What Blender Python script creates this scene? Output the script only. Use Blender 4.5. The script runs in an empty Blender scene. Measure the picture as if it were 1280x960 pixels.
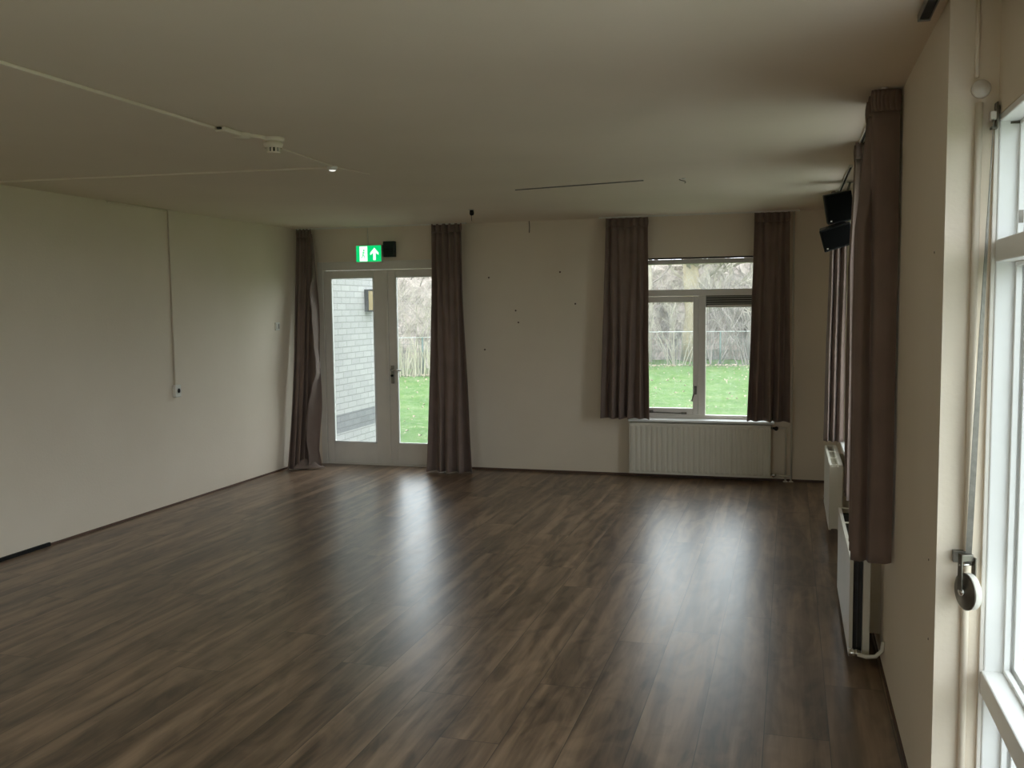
import bpy, bmesh, math, random
from mathutils import Vector, Matrix, noise
random.seed(7)
PI = math.pi
S = bpy.context.scene
COL = S.collection
D, L, R, H = 9.11, -5.034, 0.417, 2.5          # back wall y, left wall x, right wall x, ceiling z

# ------------------------------------------------------------------ helpers
def link(name, me, mat=None, parent=None, smooth=False):
    o = bpy.data.objects.new(name, me); COL.objects.link(o)
    if mat: me.materials.append(mat)
    if parent: o.parent = parent
    if smooth:
        for p in me.polygons: p.use_smooth = True
    return o

def obj(name, bm, mat=None, parent=None, smooth=False, bevel=0):
    bmesh.ops.recalc_face_normals(bm, faces=bm.faces)
    me = bpy.data.meshes.new(name); bm.to_mesh(me); bm.free()
    o = link(name, me, mat, parent, smooth)
    if bevel:
        m = o.modifiers.new('bev', 'BEVEL'); m.width = bevel; m.segments = 2
        m.limit_method = 'ANGLE'; m.angle_limit = math.radians(50)
    return o

def tag(o, label=None, cat=None, group=None, kind=None):
    if label: o['label'] = label
    if cat: o['category'] = cat
    if group: o['group'] = group
    if kind: o['kind'] = kind
    return o

def thing(name, label, cat, loc=(0, 0, 0), rotz=0, group=None):
    o = bpy.data.objects.new(name, None); COL.objects.link(o)
    o.empty_display_size = .1
    o.location = loc; o.rotation_euler = (0, 0, rotz)
    return tag(o, label, cat, group)

def NB(): return bmesh.new()

def box(bm, a, b, M=None):
    vs = []
    for x in (a[0], b[0]):
        for y in (a[1], b[1]):
            for z in (a[2], b[2]):
                v = Vector((x, y, z))
                vs.append(bm.verts.new(M @ v if M else v))
    for f in ((0, 1, 3, 2), (4, 6, 7, 5), (0, 4, 5, 1), (2, 3, 7, 6), (0, 2, 6, 4), (1, 5, 7, 3)):
        bm.faces.new([vs[i] for i in f])
    return bm

def tube(bm, pts, r, seg=10, caps=True):
    pts = [Vector(p) for p in pts]
    rr = r if isinstance(r, (list, tuple)) else [r] * len(pts)
    rings = []; up = None
    for i, p in enumerate(pts):
        t = (pts[min(i + 1, len(pts) - 1)] - pts[max(i - 1, 0)]).normalized()
        if up is None:
            up = Vector((0, 0, 1)) if abs(t.z) < .9 else Vector((1, 0, 0))
        n = t.cross(up).normalized(); up2 = n.cross(t).normalized(); up = up2
        rings.append([bm.verts.new(p + (n * math.cos(2 * PI * k / seg) + up2 * math.sin(2 * PI * k / seg)) * rr[i]) for k in range(seg)])
    for a, b in zip(rings, rings[1:]):
        for k in range(seg):
            bm.faces.new((a[k], a[(k + 1) % seg], b[(k + 1) % seg], b[k]))
    if caps:
        bm.faces.new(rings[0][::-1]); bm.faces.new(rings[-1])
    return bm

def lathe(bm, prof, M, seg=28):
    """profile [(r, h)] turned about local z, placed with matrix M"""
    rings = []
    for r, h in prof:
        if r < 1e-6: rings.append([bm.verts.new(M @ Vector((0, 0, h)))])
        else: rings.append([bm.verts.new(M @ Vector((r * math.cos(2 * PI * k / seg), r * math.sin(2 * PI * k / seg), h))) for k in range(seg)])
    for a, b in zip(rings, rings[1:]):
        for k in range(seg):
            k2 = (k + 1) % seg
            if len(a) == 1 and len(b) == 1: continue
            if len(a) == 1: bm.faces.new((a[0], b[k], b[k2]))
            elif len(b) == 1: bm.faces.new((a[k], a[k2], b[0]))
            else: bm.faces.new((a[k], a[k2], b[k2], b[k]))
    return bm

def T(x, y, z): return Matrix.Translation((x, y, z))
def axis_to(d):
    return Vector(d).to_track_quat('Z', 'Y').to_matrix().to_4x4()

# ------------------------------------------------------------------ materials
def mat(name, color=(.8, .8, .8), rough=.6, metal=0., spec=.5):
    m = bpy.data.materials.new(name); m.use_nodes = True
    b = m.node_tree.nodes['Principled BSDF']
    b.inputs['Base Color'].default_value = (*color, 1)
    b.inputs['Roughness'].default_value = rough
    b.inputs['Metallic'].default_value = metal
    b.inputs['Specular IOR Level'].default_value = spec
    return m

class G:
    """small node-graph helper"""
    def __init__(s, m): s.nt = m.node_tree; s.n = s.nt.nodes; s.l = s.nt.links; s.b = s.n.get('Principled BSDF')
    def new(s, t, **kw):
        n = s.n.new(t)
        for k, v in kw.items():
            if hasattr(n, k): setattr(n, k, v)
        return n
    def put(s, n, i, v):
        if hasattr(v, 'is_linked') or isinstance(v, bpy.types.NodeSocket): s.l.new(v, n.inputs[i])
        else: n.inputs[i].default_value = v
    def math(s, op, a, b=0., c=None):
        n = s.new('ShaderNodeMath', operation=op); s.put(n, 0, a); s.put(n, 1, b)
        if c is not None: s.put(n, 2, c)
        return n.outputs[0]
    def coord(s, which='Object', scale=(1, 1, 1), loc=(0, 0, 0)):
        tc = s.new('ShaderNodeTexCoord'); mp = s.new('ShaderNodeMapping')
        mp.inputs['Scale'].default_value = scale; mp.inputs['Location'].default_value = loc
        s.l.new(tc.outputs[which], mp.inputs[0]); return mp.outputs[0]
    def noise(s, vec, scale=5, detail=4, rough=.55, dist=0.):
        n = s.new('ShaderNodeTexNoise'); s.l.new(vec, n.inputs['Vector'])
        n.inputs['Scale'].default_value = scale; n.inputs['Detail'].default_value = detail
        n.inputs['Roughness'].default_value = rough; n.inputs['Distortion'].default_value = dist
        return n.outputs['Fac']
    def ramp(s, fac, stops):
        n = s.new('ShaderNodeValToRGB'); s.l.new(fac, n.inputs[0])
        e = n.color_ramp.elements
        while len(e) < len(stops): e.new(.5)
        for el, (p, c) in zip(e, stops): el.position = p; el.color = (*c, 1)
        return n.outputs[0]
    def mix(s, fac, a, b, blend='MIX'):
        n = s.new('ShaderNodeMix', data_type='RGBA', blend_type=blend)
        s.put(n, 0, fac); s.put(n, 6, a); s.put(n, 7, b); return n.outputs[2]
    def bump(s, h, strength=.3, dist=.01):
        n = s.new('ShaderNodeBump'); n.inputs['Strength'].default_value = strength
        n.inputs['Distance'].default_value = dist; s.l.new(h, n.inputs['Height'])
        s.l.new(n.outputs[0], s.b.inputs['Normal']); return n

def noisy(m, c1, c2, scale=8, bump=.0, bscale=60, bdist=.002, vec=(1, 1, 1)):
    g = G(m); v = g.coord('Object', vec)
    g.l.new(g.ramp(g.noise(v, scale, 5), [(.3, c1), (.7, c2)]), g.b.inputs['Base Color'])
    if bump: g.bump(g.noise(v, bscale, 3), bump, bdist)
    return m

M = {}
M['wall'] = noisy(mat('wall_paint', rough=.75, spec=.25), (.755, .665, .545), (.80, .71, .59), 1.3, .35, 55, .003)
M['ceil'] = noisy(mat('ceiling_paint', rough=.9, spec=.15), (.755, .67, .56), (.80, .715, .60), 1.1, .25, 90, .002)
M['frame'] = noisy(mat('window_frame_paint', rough=.32), (.69, .65, .59), (.74, .70, .64), 6)
M['white'] = noisy(mat('white_gloss_paint', rough=.28), (.84, .845, .83), (.88, .885, .875), 5)
M['rad'] = noisy(mat('radiator_enamel', rough=.35), (.68, .65, .55), (.73, .69, .60), 4)
M['fin'] = noisy(mat('convector_steel', rough=.7), (.04, .038, .035), (.07, .065, .06), 12)
M['plastic'] = noisy(mat('white_plastic', rough=.4), (.74, .72, .66), (.80, .78, .72), 9)
M['black'] = noisy(mat('black_plastic', rough=.5, spec=.2), (.006, .006, .006), (.011, .011, .011), 20)
M['grille'] = noisy(mat('speaker_cloth', rough=.9, spec=.03), (.004, .004, .004), (.007, .007, .007), 300)
M['dkgreen'] = noisy(mat('dark_green_plastic', rough=.5), (.006, .022, .018), (.009, .028, .022), 20)
M['steel'] = noisy(mat('dull_steel', rough=.42, metal=.9), (.13, .12, .10), (.24, .22, .19), 25)
M['bright_steel'] = noisy(mat('bright_steel', rough=.25, metal=1.), (.55, .54, .50), (.65, .64, .60), 25)
M['alu'] = noisy(mat('rail_metal', rough=.4, metal=.5), (.22, .20, .17), (.30, .28, .24), 15)
M['grey_slat'] = noisy(mat('ventilation_grille', rough=.5), (.26, .25, .23), (.33, .32, .29), 10)
M['skirt'] = noisy(mat('skirting_wood', rough=.6), (.085, .045, .028), (.12, .065, .04), 10)
M['strap'] = noisy(mat('roller_strap_webbing', rough=.8), (.17, .16, .135), (.24, .225, .195), 60)
M['strap_roll'] = noisy(mat('rolled_strap', rough=.7), (.62, .60, .54), (.72, .70, .64), 60)
M['gap'] = mat('dark_gap', (.02, .016, .012), .9)

def fabric(name, c1, c2, trans=.12):
    m = mat(name, rough=.85, spec=.15); g = G(m); v = g.coord('Object', (1, 1, 1))
    c = g.ramp(g.noise(v, 5, 4), [(.3, c1), (.7, c2)])
    w = g.noise(g.coord('Object', (260, 260, 30)), 1, 2)
    c = g.mix(g.math('MULTIPLY', w, .35), c, (.30, .23, .20, 1))
    g.l.new(c, g.b.inputs['Base Color']); g.b.inputs['Sheen Weight'].default_value = .15
    g.bump(w, .25, .001)
    tr = g.new('ShaderNodeBsdfTranslucent'); tr.inputs[0].default_value = (.34, .22, .20, 1)
    mx = g.new('ShaderNodeMixShader'); mx.inputs[0].default_value = trans
    out = g.n['Material Output']
    g.l.new(g.b.outputs[0], mx.inputs[1]); g.l.new(tr.outputs[0], mx.inputs[2]); g.l.new(mx.outputs[0], out.inputs[0])
    return m
M['curtain'] = fabric('brown_curtain_cloth', (.20, .142, .118), (.27, .196, .165))
M['lining'] = fabric('curtain_lining_cloth', (.21, .16, .138), (.275, .215, .19), .2)

# pane: clear, with a slight dusty veil
def glass():
    m = bpy.data.materials.new('dusty_window_glass'); m.use_nodes = True
    g = G(m); nt = m.node_tree; nt.nodes.remove(g.b); out = nt.nodes['Material Output']
    tr = g.new('ShaderNodeBsdfTransparent'); tr.inputs[0].default_value = (.96, .98, .97, 1)
    gl = g.new('ShaderNodeBsdfGlossy'); gl.inputs['Roughness'].default_value = .02
    tl = g.new('ShaderNodeBsdfTranslucent'); tl.inputs[0].default_value = (.95, .95, .95, 1)
    v = g.coord('Object', (1, 1, 1))
    dust = g.ramp(g.noise(v, 14, 6, .7), [(.35, (.025, .025, .025)), (.75, (.075, .075, .075))])
    m1 = g.new('ShaderNodeMixShader'); g.l.new(dust, m1.inputs[0])
    g.l.new(tr.outputs[0], m1.inputs[1]); g.l.new(tl.outputs[0], m1.inputs[2])
    fr = g.new('ShaderNodeLayerWeight'); fr.inputs[0].default_value = .08
    m2 = g.new('ShaderNodeMixShader'); g.l.new(g.math('MULTIPLY', fr.outputs['Fresnel'], .6), m2.inputs[0])
    g.l.new(m1.outputs[0], m2.inputs[1]); g.l.new(gl.outputs[0], m2.inputs[2])
    g.l.new(m2.outputs[0], out.inputs[0]); return m
M['glass'] = glass()

# laminate floor, UV in metres inside each plank
def floor_mat():
    m = mat('oak_laminate', rough=.3); g = G(m)
    uv = g.new('ShaderNodeUVMap'); uv.uv_map = 'plank'
    sep = g.new('ShaderNodeSeparateXYZ'); g.l.new(uv.outputs[0], sep.inputs[0])
    u, v = sep.outputs[0], sep.outputs[1]
    at = g.new('ShaderNodeAttribute'); at.attribute_name = 'rnd'; rnd = at.outputs['Fac']
    tc = g.new('ShaderNodeTexCoord')
    sx = g.new('ShaderNodeSeparateXYZ'); g.l.new(tc.outputs['Object'], sx.inputs[0])
    cx = g.new('ShaderNodeCombineXYZ')
    g.put(cx, 0, sx.outputs[0]); g.put(cx, 1, sx.outputs[1]); g.put(cx, 2, g.math('MULTIPLY', rnd, 37.))
    def stretch(sx_, sy_):
        mp = g.new('ShaderNodeMapping'); mp.inputs['Scale'].default_value = (sx_, sy_, 1)
        g.l.new(cx.outputs[0], mp.inputs[0]); return mp.outputs[0]
    broad = g.noise(stretch(7, .55), 1.5, 3, .5, .6)
    fine = g.noise(stretch(30, 1.6), 2.2, 4, .55, .3)
    knot = g.noise(stretch(5, 1.6), 1.3, 3, .5, 2.2)
    c = g.ramp(broad, [(.38, (.060, .036, .021)), (.5, (.19, .122, .076)), (.62, (.42, .285, .185))])
    c = g.mix(.26, c, g.ramp(fine, [(.38, (.070, .043, .026)), (.62, (.37, .25, .165))]))
    c = g.mix(.35, c, g.ramp(knot, [(.40, (.055, .034, .021)), (.56, (.27, .18, .115))]))
    c = g.mix(g.math('MULTIPLY', rnd, .22), c, (.05, .036, .026, 1))
    # v-groove at plank edges
    eu = g.math('MINIMUM', u, g.math('SUBTRACT', .24, u))
    ev = g.math('MINIMUM', v, g.math('SUBTRACT', 2.05, v))
    e = g.math('MINIMUM', eu, ev)
    line = g.math('LESS_THAN', e, .0017)
    c = g.mix(g.math('MULTIPLY', line, .75), c, (.012, .009, .007, 1))
    g.l.new(c, g.b.inputs['Base Color'])
    rr = g.math('MULTIPLY_ADD', fine, .10, .28)
    g.l.new(rr, g.b.inputs['Roughness'])
    g.b.inputs['Specular IOR Level'].default_value = .95
    hgt = g.math('SUBTRACT', g.math('MULTIPLY', fine, .12), line)
    g.bump(hgt, .25, .0008)
    return m
M['floor'] = floor_mat()

def brick_mat():
    m = mat('pale_brick', rough=.85, spec=.2); g = G(m)
    tc = g.new('ShaderNodeTexCoord'); s = g.new('ShaderNodeSeparateXYZ'); g.l.new(tc.outputs['Object'], s.inputs[0])
    cx = g.new('ShaderNodeCombineXYZ'); g.put(cx, 0, g.math('ADD', s.outputs[0], s.outputs[1])); g.put(cx, 1, s.outputs[2])
    def br(c1, c2, mo):
        b = g.new('ShaderNodeTexBrick'); g.l.new(cx.outputs[0], b.inputs[0])
        b.inputs['Color1'].default_value = (*c1, 1); b.inputs['Color2'].default_value = (*c2, 1); b.inputs['Mortar'].default_value = (*mo, 1)
        b.inputs['Scale'].default_value = 1; b.inputs['Brick Width'].default_value = .22; b.inputs['Row Height'].default_value = .0715
        b.inputs['Mortar Size'].default_value = .006; b.inputs['Mortar Smooth'].default_value = .2; return b
    a = br((.31, .31, .305), (.355, .355, .345), (.22, .22, .215)); d = br((.15, .155, .16), (.18, .185, .19), (.12, .12, .125))
    band = g.math('MULTIPLY', g.math('GREATER_THAN', s.outputs[2], .235), g.math('LESS_THAN', s.outputs[2], .45))
    g.l.new(g.mix(band, a.outputs[0], d.outputs[0]), g.b.inputs['Base Color'])
    g.bump(g.math('MULTIPLY', a.outputs['Fac'], -1.), .5, .006); return m
M['brick'] = brick_mat()

def lawn_mat():
    m = mat('lawn_grass', rough=.9, spec=.1); g = G(m); v = g.coord('Object', (1, 1, 1))
    c = g.ramp(g.noise(v, 1.4, 6, .7), [(.32, (.045, .105, .016)), (.5, (.066, .14, .026)), (.68, (.11, .165, .05))])
    f = g.noise(v, 9, 4, .7)
    c = g.mix(g.math('MULTIPLY', g.math('GREATER_THAN', f, .58), .6), c, (.20, .22, .12, 1))
    g.l.new(c, g.b.inputs['Base Color']); g.bump(g.noise(v, 40, 3), .8, .03); return m
M['lawn'] = lawn_mat()
M['paving'] = noisy(mat('concrete_paving', rough=.85), (.50, .50, .48), (.58, .58, .56), 4, .3, 40)  # tone lightened to bounce more daylight onto the ceiling
M['leaf'] = noisy(mat('fallen_leaves', rough=.9), (.26, .20, .13), (.40, .34, .25), 9)
M['twig'] = noisy(mat('bare_twigs', rough=.9), (.20, .17, .15), (.32, .275, .245), 3)
M['twig_pale'] = noisy(mat('pale_branches', rough=.9), (.30, .27, .21), (.40, .36, .28), 3)
M['bark'] = noisy(mat('yellowish_bark', rough=.9), (.29, .235, .14), (.38, .32, .20), 3, .5, 20, .02)
M['thicket'] = noisy(mat('dense_thicket', rough=.95), (.21, .172, .148), (.43, .362, .318), 2.2, .8, 7, .12)
M['reed'] = noisy(mat('dry_reeds', rough=.9), (.33, .31, .21), (.42, .40, .29), 6)
M['fence'] = noisy(mat('green_fence_wire', rough=.5), (.06, .10, .085), (.09, .13, .11), 8)
M['rail_pale'] = noisy(mat('pale_fence_rail', rough=.5), (.42, .44, .42), (.50, .52, .50), 8)

def emit(name, c, s):
    m = mat(name, c, .5); b = m.node_tree.nodes['Principled BSDF']
    g = G(m); rc = g.ramp(g.noise(g.coord('Object'), 6, 2), [(.3, tuple(.95 * k for k in c)), (.7, c)])
    g.l.new(rc, b.inputs['Emission Color']); b.inputs['Emission Strength'].default_value = s; return m
M['exit_green'] = emit('lit_green_sign', (.0, .62, .17), 1.0)
M['exit_white'] = emit('lit_white_sign', (.82, 1., .88), 1.25)
M['led'] = emit('small_white_lamp', (1, 1, .95), .8)
M['amber'] = noisy(mat('amber_lamp_glass', rough=.4), (.46, .36, .17), (.54, .43, .22), 9)

# ------------------------------------------------------------------ room shell
def struct(name, bm, m, parent=None, bevel=0):
    o = obj(name, bm, m, parent, bevel=bevel)
    if parent is None: o['kind'] = 'structure'
    return o

Y0 = -3.2                                          # wall behind the camera
# floor: planks of 0.24 x 2.05 m in one mesh
ends = {-9: 4.76, -8: 3.91, -7: 4.52, -6: 3.69, -5: 5.35, -4: 3.90, -3: 4.515, -2: 4.73, -1: 5.05, 0: 5.70, 1: 4.2}
verts, faces, uvs, rnds = [], [], [], []
for k in range(-22, 4):
    x0 = -.08 + .24 * k; x1 = x0 + .24
    e = ends.get(k, random.uniform(3.5, 5.5))
    y = e - 2.05 * math.ceil((e - Y0) / 2.05)
    while y < D + .2:
        ya, yb = max(y, Y0 - .1), min(y + 2.05, D + .12)
        xa, xb = max(x0, L - .1), min(x1, .70)
        if xb > xa and yb > ya:
            i = len(verts)
            verts += [(xa, ya, 0), (xb, ya, 0), (xb, yb, 0), (xa, yb, 0)]; faces.append((i, i + 1, i + 2, i + 3))
            uvs += [(xa - x0, ya - y), (xb - x0, ya - y), (xb - x0, yb - y), (xa - x0, yb - y)]; rnds.append(random.random())
        y += 2.05
me = bpy.data.meshes.new('floor'); me.from_pydata(verts, [], faces)
ul = me.uv_layers.new(name='plank')
for i, uv in enumerate(uvs): ul.data[i].uv = uv
ra = me.attributes.new('rnd', 'FLOAT', 'FACE')
for i, r_ in enumerate(rnds): ra.data[i].value = r_
fl = link('floor', me, M['floor']); fl['kind'] = 'structure'
struct('floor_slab', box(NB(), (L - .3, Y0 - .3, -.3), (.85, D + .3, -.004)), M['gap'])['kind'] = 'structure'

struct('ceiling', box(NB(), (L - .3, Y0 - .3, H), (.85, D + .3, H + .25)), M['ceil'])
struct('wall_left', box(NB(), (L - .3, Y0 - .3, -.1), (L, D + .3, H)), M['wall'])

def wall_with_holes(name, a0, a1, holes, mk, zb=-.1):
    """holes: (a0, a1, z0, z1) sorted along the wall; mk(bm, a0, a1, z0, z1)"""
    bm = NB(); cur = a0
    for h0, h1, z0, z1 in holes:
        mk(bm, cur, h0, zb, H)
        if z0 > zb: mk(bm, h0, h1, zb, z0)
        mk(bm, h0, h1, z1, H)
        cur = h1
    mk(bm, cur, a1, zb, H)
    return struct(name, bm, M['wall'])

DW = (-4.83, -3.24, -.1, 2.15)     # door opening
BW = (-1.46, -.16, .545, 2.105)    # back window opening
wall_with_holes('wall_back', L - .05, .85, [DW, BW], lambda bm, a, b, z0, z1: box(bm, (a, D, z0), (b, D + .28, z1)))
W5 = (-3.6, -2.0, -.02, 2.165)           # unseen glazed opening behind the camera, added to bring in daylight
wall_with_holes('wall_front', L - .05, .85, [W5], lambda bm, a, b, z0, z1: box(bm, (a, Y0 - .28, z0), (b, Y0, z1)))
W1 = (4.42, 5.32, .60, 2.36); W2 = (6.45, 7.55, .60, 2.36)
wall_with_holes('wall_right', 2.95, D, [W1, W2], lambda bm, a, b, z0, z1: box(bm, (R, a, z0), (.72, b, z1)))
# near part of the right wall steps outward; tall window elements stand in it
W3 = (.35, 2.947, -.02, 2.165); W4 = (-2.6, -.05, -.02, 2.165)  # the one behind the camera is out of view, put in for light
wall_with_holes('wall_right_near', Y0, 2.95, [W4, W3], lambda bm, a, b, z0, z1: box(bm, (.547, a, z0), (.72, b, z1)))

# skirting strips
def skirting(name, a, b):
    return struct(name, box(NB(), a, b), M['skirt'])
skirting('baseboard_left', (L, Y0, 0), (L + .008, D, .016))
skirting('baseboard_back', (-3.24, D - .009, 0), (R, D, .022))
skirting('baseboard_right', (R - .008, 2.96, 0), (R, D, .014))
tag(obj('baseboard_gap', box(NB(), (L, 3.9, 0), (L + .016, 5.40, .026)), M['black']),  # black strip put in for the dark gap at the baseboard
    'dark strip for the baseboard gap at the foot of the left wall in the near corner', 'baseboard gap')

# ------------------------------------------------------------------ windows and doors
def panes(bm_f, fr, y0, y1): pass

def yplane_frame(bm, x0, x1, z0, z1, w, ya, yb):
    """rectangular ring frame, w = (left, right, bottom, top)"""
    l, r, b, t = w
    box(bm, (x0, ya, z0), (x0 + l, yb, z1)); box(bm, (x1 - r, ya, z0), (x1, yb, z1))
    box(bm, (x0 + l, ya, z0), (x1 - r, yb, z0 + b)); box(bm, (x0 + l, ya, z1 - t), (x1 - r, yb, z1))
    return bm
def xplane_frame(bm, y0, y1, z0, z1, w, xa, xb):
    l, r, b, t = w
    box(bm, (xa, y0, z0), (xb, y0 + l, z1)); box(bm, (xa, y1 - r, z0), (xb, y1, z1))
    box(bm, (xa, y0 + l, z0), (xb, y1 - r, z0 + b)); box(bm, (xa, y0 + l, z1 - t), (xb, y1 - r, z1))
    return bm

# --- back window
w = thing('window_1', None, None, (0, D, 0)); w['kind'] = 'structure'
ya, yb = .055, .125
bm = yplane_frame(NB(), BW[0], BW[1], .55, 2.09, (.06, .06, .05, .045), ya, yb)
box(bm, (BW[0] + .06, ya, 1.742), (BW[1] - .06, yb, 1.805))           # transom
box(bm, (-.842, ya, .60), (-.776, yb, 1.742))                        # mullion
obj('window_frame', bm, M['frame'], w, bevel=.004)
s = obj('sash', yplane_frame(NB(), -1.40, -.845, .602, 1.738, (.055, .047, .062, .055), ya - .012, yb - .02), M['frame'], w, bevel=.004)
g_ = box(NB(), (-1.345, ya + .022, .664), (-.892, ya + .028, 1.683)); obj('pane', g_, M['glass'], s)
bm = NB(); box(bm, (-.88, ya - .022, .80), (-.856, ya - .012, .88))
tube(bm, [(-.868, ya - .02, .865), (-.868, ya - .042, .86), (-.874, ya - .045, .82), (-.890, ya - .045, .775), (-.897, ya - .043, .735)], [.008, .008, .008, .007, .006], 8)
h = obj('catch_handle', bm, M['steel'], s, True); h['label'] = 'dull metal catch handle'
bm = NB(); tube(bm, [(-1.30, ya - .03, .625), (-1.03, ya - .03, .617)], .006, 8); box(bm, (-1.31, ya - .034, .618), (-1.27, ya - .011, .645)); box(bm, (-1.0, ya - .034, .610), (-.95, ya - .011, .627))
tube(bm, [(-1.03, ya - .03, .617), (-.95, ya - .03, .623)], .006, 8)
h = obj('casement_stay', bm, M['steel'], s, True); h['label'] = 'dull metal casement stay'
obj('pane', box(NB(), (-1.40, ya + .03, 1.80), (-.22, ya + .036, 2.05)), M['glass'], w)
obj('pane', box(NB(), (-.78, ya + .03, .595), (-.22, ya + .036, 1.63)), M['glass'], w)
bm = NB()
for i in range(4): box(bm, (-.775, ya + .002, 1.662 + .021 * i), (-.222, ya + .022, 1.674 + .021 * i))
v = obj('ventilation_grille', bm, M['grey_slat'], w, bevel=.002); v['label'] = 'dark grey slatted vent grille'
obj('grille_bar', box(NB(), (-.765, ya - .004, 1.630), (-.222, ya + .03, 1.655)), M['frame'], v, bevel=.003)
obj('grille_backing', box(NB(), (-.775, ya + .024, 1.632), (-.222, ya + .032, 1.742)), M['gap'], v)
bm = NB(); box(bm, (BW[0], .002, 2.092), (BW[1], .055, 2.104)); obj('head_shadow', bm, M['gap'], w)  # dark strip standing in for the shadow slit under the head
bm = NB(); box(bm, (-1.49, -.115, .545), (-.135, .0, .567)); box(bm, (BW[0] + .004, .0, .545), (BW[1] - .004, .06, .567))
obj('window_sill', bm, M['white'], w, bevel=.004)

# --- french doors
dr = thing('door_1', None, None, (0, D, 0)); dr['kind'] = 'structure'
ya, yb = .0, .09
bm = NB(); box(bm, (-4.83, ya, -.02), (-4.765, yb, 2.15)); box(bm, (-3.305, ya, -.02), (-3.24, yb, 2.15)); box(bm, (-4.765, ya, 2.062), (-3.305, yb, 2.15))
box(bm, (-4.765, ya + .01, -.02), (-3.305, yb, .012)); obj('door_frame', bm, M['frame'], dr, bevel=.005)
bm = NB(); box(bm, (-4.85, -.012, 2.15), (-3.22, .0, 2.165)); obj('door_head_bead', bm, M['wall'], dr)
def leaf(x0, x1, gl, gr):
    bm = NB(); a, b = ya + .015, ya + .065
    box(bm, (x0, a, .014), (gl, b, 2.058)); box(bm, (gr, a, .014), (x1, b, 2.058)); box(bm, (gl, a, .014), (gr, b, .235)); box(bm, (gl, a, 1.985), (gr, b, 2.058))
    o = obj('door_leaf', bm, M['frame'], dr, bevel=.004)
    bm = NB()
    for r_ in ((gl, gl + .012), (gr - .012, gr)): box(bm, (r_[0], a - .006, .235), (r_[1], a + .02, 1.985))
    box(bm, (gl, a - .006, .235), (gr, a + .02, .247)); box(bm, (gl, a - .006, 1.973), (gr, a + .02, 1.985))
    obj('glazing_bead', bm, M['white'], o)
    obj('pane', box(NB(), (gl, a + .022, .235), (gr, a + .028, 1.985)), M['glass'], o)
    return o
lf1 = leaf(-4.762, -4.036, -4.682, -4.186)
lf2 = leaf(-4.028, -3.308, -3.940, -3.39)
obj('meeting_bead', box(NB(), (-4.052, ya - .001, .014), (-4.024, ya + .016, 2.058)), M['frame'], lf1, bevel=.004)
bm = NB(); box(bm, (-4.005, ya - .0, .87), (-3.975, ya + .017, 1.06))
h = obj('handle_plate', bm, M['alu'], lf2, bevel=.003)
bm = NB(); lathe(bm, [(0, 0), (.009, 0), (.009, .05), (0, .05)], T(-3.99, ya + .012, 1.015) @ axis_to((0, -1, 0)), 12)
tube(bm, [(-3.99, ya - .04, 1.015), (-3.96, ya - .045, 1.015), (-3.87, ya - .043, 1.012)], [.010, .009, .008], 10)
h = obj('door_handle', bm, M['bright_steel'], lf2, True); h['label'] = 'chrome lever handle'
bm = NB(); lathe(bm, [(0, 0), (.012, 0), (.012, .03), (.009, .036), (0, .036)], T(-3.99, ya + .012, .955) @ axis_to((0, -1, 0)), 14)
h = obj('key_cylinder', bm, M['black'], lf2, True); h['label'] = 'dark key cylinder'

# --- windows in the right wall, mostly hidden behind curtains
def right_window(n, W):
    w = thing('window_%d' % n, None, None, (0, 0, 0)); w['kind'] = 'structure'
    a, b, z0, z1 = W; xa, xb = .56, .63
    bm = xplane_frame(NB(), a, b, z0, z1, (.06, .06, .06, .05), xa, xb)
    box(bm, (xa, a + .06, 1.745), (xb, b - .06, 1.805))
    obj('window_frame', bm, M['white'], w, bevel=.004)
    obj('pane', box(NB(), (xa + .03, a + .055, z0 + .055), (xa + .036, b - .055, 1.75)), M['glass'], w)
    obj('pane', box(NB(), (xa + .03, a + .055, 1.80), (xa + .036, b - .055, z1 - .045)), M['glass'], w)
    bm = NB(); box(bm, (.375, a - .06, z0 - .025), (R, b + .06, z0)); box(bm, (R, a + .002, z0 - .0), (xa, b - .002, z0 + .006))
    obj('window_sill', bm, M['white'], w, bevel=.003)
right_window(2, W1); right_window(3, W2)

# --- tall window beside the camera, plus an unseen one added for light
def tall_window(n, W, mull):
    w = thing('window_%d' % n, None, None, (0, 0, 0)); w['kind'] = 'structure'
    a, b, z0, z1 = W; xa, xb = .5475, .648
    bm = xplane_frame(NB(), a, b, z0, z1, (.055, .012, .06, .02), xa, xb)
    box(bm, (xa, a + .055, 1.760), (xb, b - .012, 1.822))
    box(bm, (xa, mull - .035, z0 + .06), (xb, mull + .035, z1 - .02))
    obj('window_frame', bm, M['white'], w, bevel=.004)
    bm = NB(); box(bm, (.541, a, .512), (xb, b - .001, .584)); obj('window_sill', bm, M['white'], w, bevel=.005)
    # glazing beads: two thin ribs round each light
    lights = [(p, q, r0, r1) for (p, q) in ((a + .055, mull - .035), (mull + .035, b - .012)) for (r0, r1) in ((z0 + .06, .512), (.584, 1.76), (1.822, z1 - .02))]
    for (p, q, r0, r1) in lights:
        bm = NB()
        for i, (x0_, wd) in enumerate(((.598, .012), (.622, .020))):
            xplane_frame(bm, p, q, r0, r1, (wd,) * 4, x0_, x0_ + .016)
        obj('glazing_bead', bm, M['white'], w, bevel=.002)
        obj('pane', box(NB(), (.640, p, r0), (.645, q, r1)), M['glass'], w)
    return w
t3 = tall_window(4, W3, 1.65); tall_window(5, W4, -1.3)  # second call: unseen window added to let in light
w6 = thing('window_6', None, None, (0, Y0, 0)); w6['kind'] = 'structure'  # out of view, added only to brighten the room
bm = yplane_frame(NB(), W5[0], W5[1], W5[2], W5[3], (.06, .06, .06, .05), -.14, -.06)
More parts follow.
